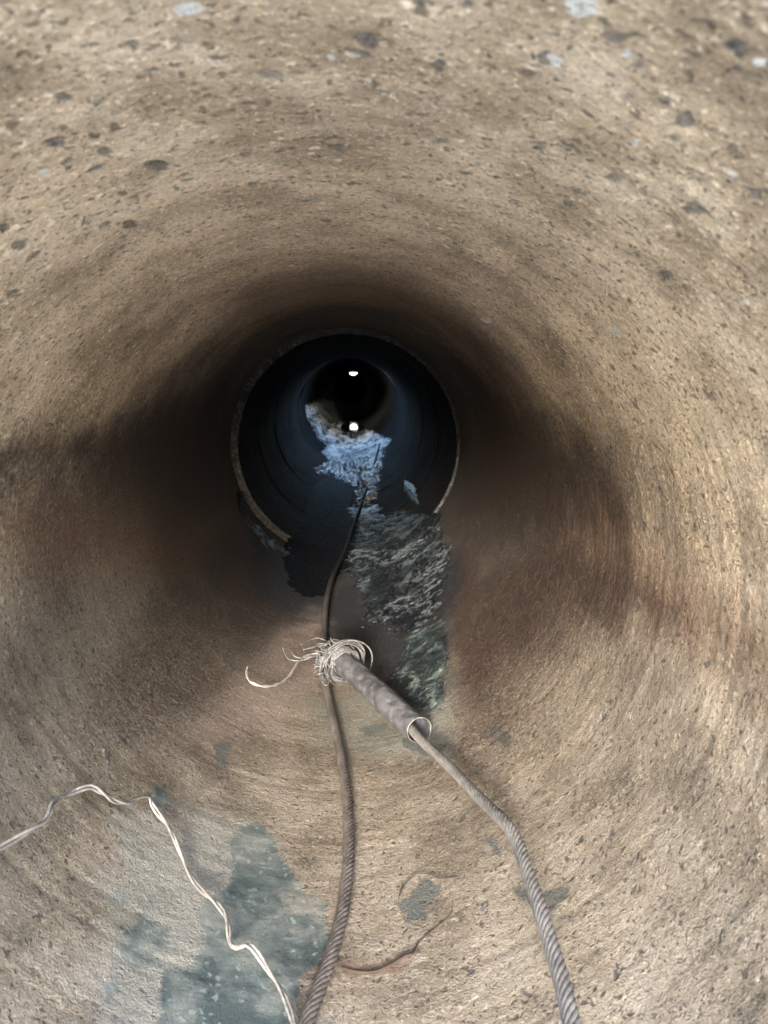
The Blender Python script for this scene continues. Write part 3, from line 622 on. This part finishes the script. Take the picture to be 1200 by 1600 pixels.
# far end plugged with earth but for a small opening under the crown
def plug():
    n, k = 120, 40; a = np.linspace(0, 2 * math.pi, n, endpoint=False); kk = np.linspace(0, 1, k)
    A, K = np.meshgrid(a, kk); x = K * 1.16 * np.sin(A); z = -K * 1.16 * np.cos(A)
    q = np.stack([x.ravel(), z.ravel(), x.ravel() * 0], 1)
    xm, zm = .20, .895
    xc, zc = (x - xm), (z - zm)
    V = np.stack([x.ravel(), (49.2 + .18 * fbm(q * 4, 4)), z.ravel()], 1)
    m_ = lambda u, v: ((u / .23) ** 2 + ((v - .08) / .16) ** 2 < 1) & (v < .08)
    mx = (x[:-1] + x[1:]) / 2 - xm; mz = (z[:-1] + z[1:]) / 2 - zm
    keep = ~m_(mx, mz)
    o = mesh_np('earth_plug', V * R - np.array([0, 49.2 * R, -R]), grid_faces(k, n, True, keep), M_FAR); o.location = (0, 49.2 * R, -R)
    tag(o, 'dark earth plug closing the far end below the small bright opening', 'earth plug')
plug()

# ---------------------------------------------------------------- ropes, sleeve, wires
A = lambda p: np.array(p) * R
def thing_origin(o, loc):
    """put the origin of a one-mesh thing at loc"""
    loc = np.array(loc, dtype=float); me = o.data; n = len(me.vertices); co = np.empty(n * 3, np.float32); me.vertices.foreach_get('co', co)
    me.vertices.foreach_set('co', (co.reshape(-1, 3) - loc).astype(np.float32).ravel()); o.location = loc; me.update()
RR = .0058
P = catmull(A(ROPE_L), 10)
o = join(strands(P, 8, RR * .66, RR * .37, .054, 8, core=RR * .62), 'wire_rope', M_ROPE)
tag(o, 'dark wire rope lying on the floor, running on past the tie wire into the bore', 'wire rope', 'steel wire ropes'); thing_origin(o, P[len(P) // 4])
P = catmull(A(ROPE_R), 10)
o = join(strands(P, 8, RR * .66, RR * .37, .054, 8, core=RR * .62), 'wire_rope', M_ROPE2)
tag(o, 'light grey wire rope coming out of the open metal sleeve toward lower right', 'wire rope', 'steel wire ropes'); thing_origin(o, P[len(P) // 2])

def sleeve():
    P = catmull(A(SLEEVE), 14); P, s = resample(P, .0015); T, N, B = frames(P); n = 64
    a = np.linspace(0, 2 * math.pi, n, endpoint=False); u = s / s[-1]
    rad = np.interp(u, [0, .1, .6, .93, 1], [.0178, .0180, .0178, .0170, .0174])
    cs = np.stack([np.cos(a)[None, :] + 0 * u[:, None], np.sin(a)[None, :] + 0 * u[:, None], u[:, None] * 7 + 0 * a[None, :]], -1).reshape(-1, 3)
    dent = (-.0014 * np.clip(fbm(cs * 1.1 + 4, 3), 0, 1) * 3).reshape(len(P), n) + (.0004 * fbm(cs * np.array([3, 3, 1.5]), 3)).reshape(len(P), n)
    def ring(extra):
        rr = rad[:, None] + dent + extra
        return (P[:, None] + rr[..., None] * (np.cos(a)[None, :, None] * N[:, None] + np.sin(a)[None, :, None] * B[:, None])).reshape(-1, 3)
    root = empty('metal_sleeve', tuple(P[len(P) // 2])); loc = np.array(root.location)
    tag(root, 'dented grey metal tube sleeve lying on the floor, rope coming out of its open end', 'tube')
    V = np.vstack([ring(0), ring(-.0016)]); f1 = grid_faces(len(P), n, True); f2 = f1[:, ::-1] + len(P) * n
    cap = np.array([[k, (k + 1) % n, len(P) * n + (k + 1) % n, len(P) * n + k] for k in range(n)])
    mesh_np('tube', V - loc, np.vstack([f1, f2, cap]), M_SLEEVE, root)
    # bright cut edge at the open end
    e = ring(-.0008)[-n:]; e = np.vstack([e, e[:2]]); Vt, Ft, ct = tube(e + T[-1] * .0003, .0009 + .0004 * noise(e * 260), 8); join([(Vt - loc, Ft, ct)], 'cut_edge', M_CUT, root)
    return P, T, N, B
SP, ST_, SN, SB = sleeve()

def knot():
    rnd = np.random.RandomState(7); k0 = np.array(KNOT) * R; root = empty('tie_wire_bundle', tuple(k0))
    tag(root, 'tangle of pale tie wire wound round the far end of the metal sleeve', 'tie wire')
    ax = ST_[0]; n_, b_ = SN[0], SB[0]; c0 = SP[0]
    W_ = []; w = .00135
    def loop(r, off, tilt, ph, ecc, arc=2 * math.pi, st=0, rad=w):
        a = np.linspace(st, st + arc, 60); rr = r * (1 + ecc * np.cos(a - ph)) + .0006 * np.sin(a * 5 + ph)
        Q = c0 + rr[:, None] * (np.cos(a)[:, None] * n_ + np.sin(a)[:, None] * b_) + ax * (off + tilt * np.cos(a + ph))[:, None]
        return tube(Q, rad, 7)
    for i in range(14):                                  # neat coil: the wide flat disc seen behind the tube
        W_.append(loop(.0270 + .0105 * rnd.rand(), -.004 + .018 * rnd.rand(), .008 * rnd.randn(), rnd.rand() * 6, .17 * rnd.randn(), 2 * math.pi * 1.01))
    for i in range(9):                                   # tight turns on the tube itself
        W_.append(loop(.0208 + .004 * rnd.rand(), .002 + .011 * rnd.rand(), .003 * rnd.randn(), rnd.rand() * 6, .05 * rnd.randn(), 2 * math.pi * 1.01))
    o = join([(v - k0, f, c) for v, f, c in W_], 'coil', M_KNOT, root)
    Tn = []
    for i in range(60):                                  # the snarl that hides the tube's end
        p = c0 - ax * (.002 + .016 * rnd.rand()) + np.array([-.010, 0, .004]) + (n_ * rnd.randn() + b_ * rnd.randn()) * .015; pts = [p]; d = rnd.randn(3); d /= np.linalg.norm(d)
        for k in range(5):
            d = d + rnd.randn(3) * .75; d /= np.linalg.norm(d); p = p + d * .0095
            v = p - (c0 - ax * .008 + np.array([-.008, 0, .003])); L = np.linalg.norm(v)
            if L > .031: p = c0 - ax * .008 + np.array([-.008, 0, .003]) + v / L * .031
            pts.append(p)
        Tn.append(tube(resample(catmull(pts, 8), .0012)[0], .0010 + .0004 * rnd.rand(), 6))
    for i in range(22):                                  # stubs and short hooked ends poking out of it
        d = np.array([-.8, -.1, .25]) + rnd.randn(3) * .75; d /= np.linalg.norm(d); p = c0 + np.array([-.010, 0, .004]) + d * .012; pts = [p]
        for k in range(4):
            d = d + rnd.randn(3) * .33; d /= np.linalg.norm(d); p = p + d * (.005 + .004 * rnd.rand()); pts.append(p)
        Tn.append(tube(resample(catmull(pts, 8), .0012)[0], .0009 + .0004 * rnd.rand(), 6))
    join([(v - k0, f, c) for v, f, c in Tn], 'snarl', M_KNOT, root)
    for k, (E, m_) in enumerate(((E0, 2), (E1, 1), (E2, 1), (E3, 1), (E4, 1), (E5, 1))):
        Q = resample(catmull(A(E), 12), .0012)[0]; s = np.arange(len(Q)) * .35
        Q = Q + .0006 * np.stack([noise(np.stack([s * .3, s * 0 + k, s * 0 + j], 1)) for j in range(3)], 1)
        if m_ == 2: tt = strands(Q, 2, .0011, .00125, .045, 7, wob=1.5)
        else: tt = [tube(Q, .0013, 7)]
        join([(v - k0, f, c) for v, f, c in tt], 'loose_end', M_WIRE if k in (0,) else M_KNOT, root)
knot()

Q = catmull(A(TW), 12)
tw = strands(Q, 2, .0015, .00125, .085, 8, wob=2.2)
o = join(tw, 'twisted_wire', M_WIRE); thing_origin(o, Q[len(Q) // 2])
tag(o, 'pale twisted pair of wire arching over the left floor down to the bottom edge', 'wire')
Q = catmull(A(RW), 8); o = join([tube(Q, .0009 * np.interp(np.linspace(0, 1, len(Q)), [0, .5, .62, 1], [1, 1.5, .8, .35]), 8)], 'rusty_wire', M_RUSTW); thing_origin(o, Q[len(Q) // 2])
tag(o, 'short rusty wire curving from the left rope, half sunk in the floor', 'wire')
Q = catmull(A(SCR), 8); o = join([tube(Q, .00045, 6)], 'wire_scrap', M_CRACK); thing_origin(o, Q[len(Q) // 2])
tag(o, 'hair-thin dark wire scrap arched above the grey floor patch', 'wire')
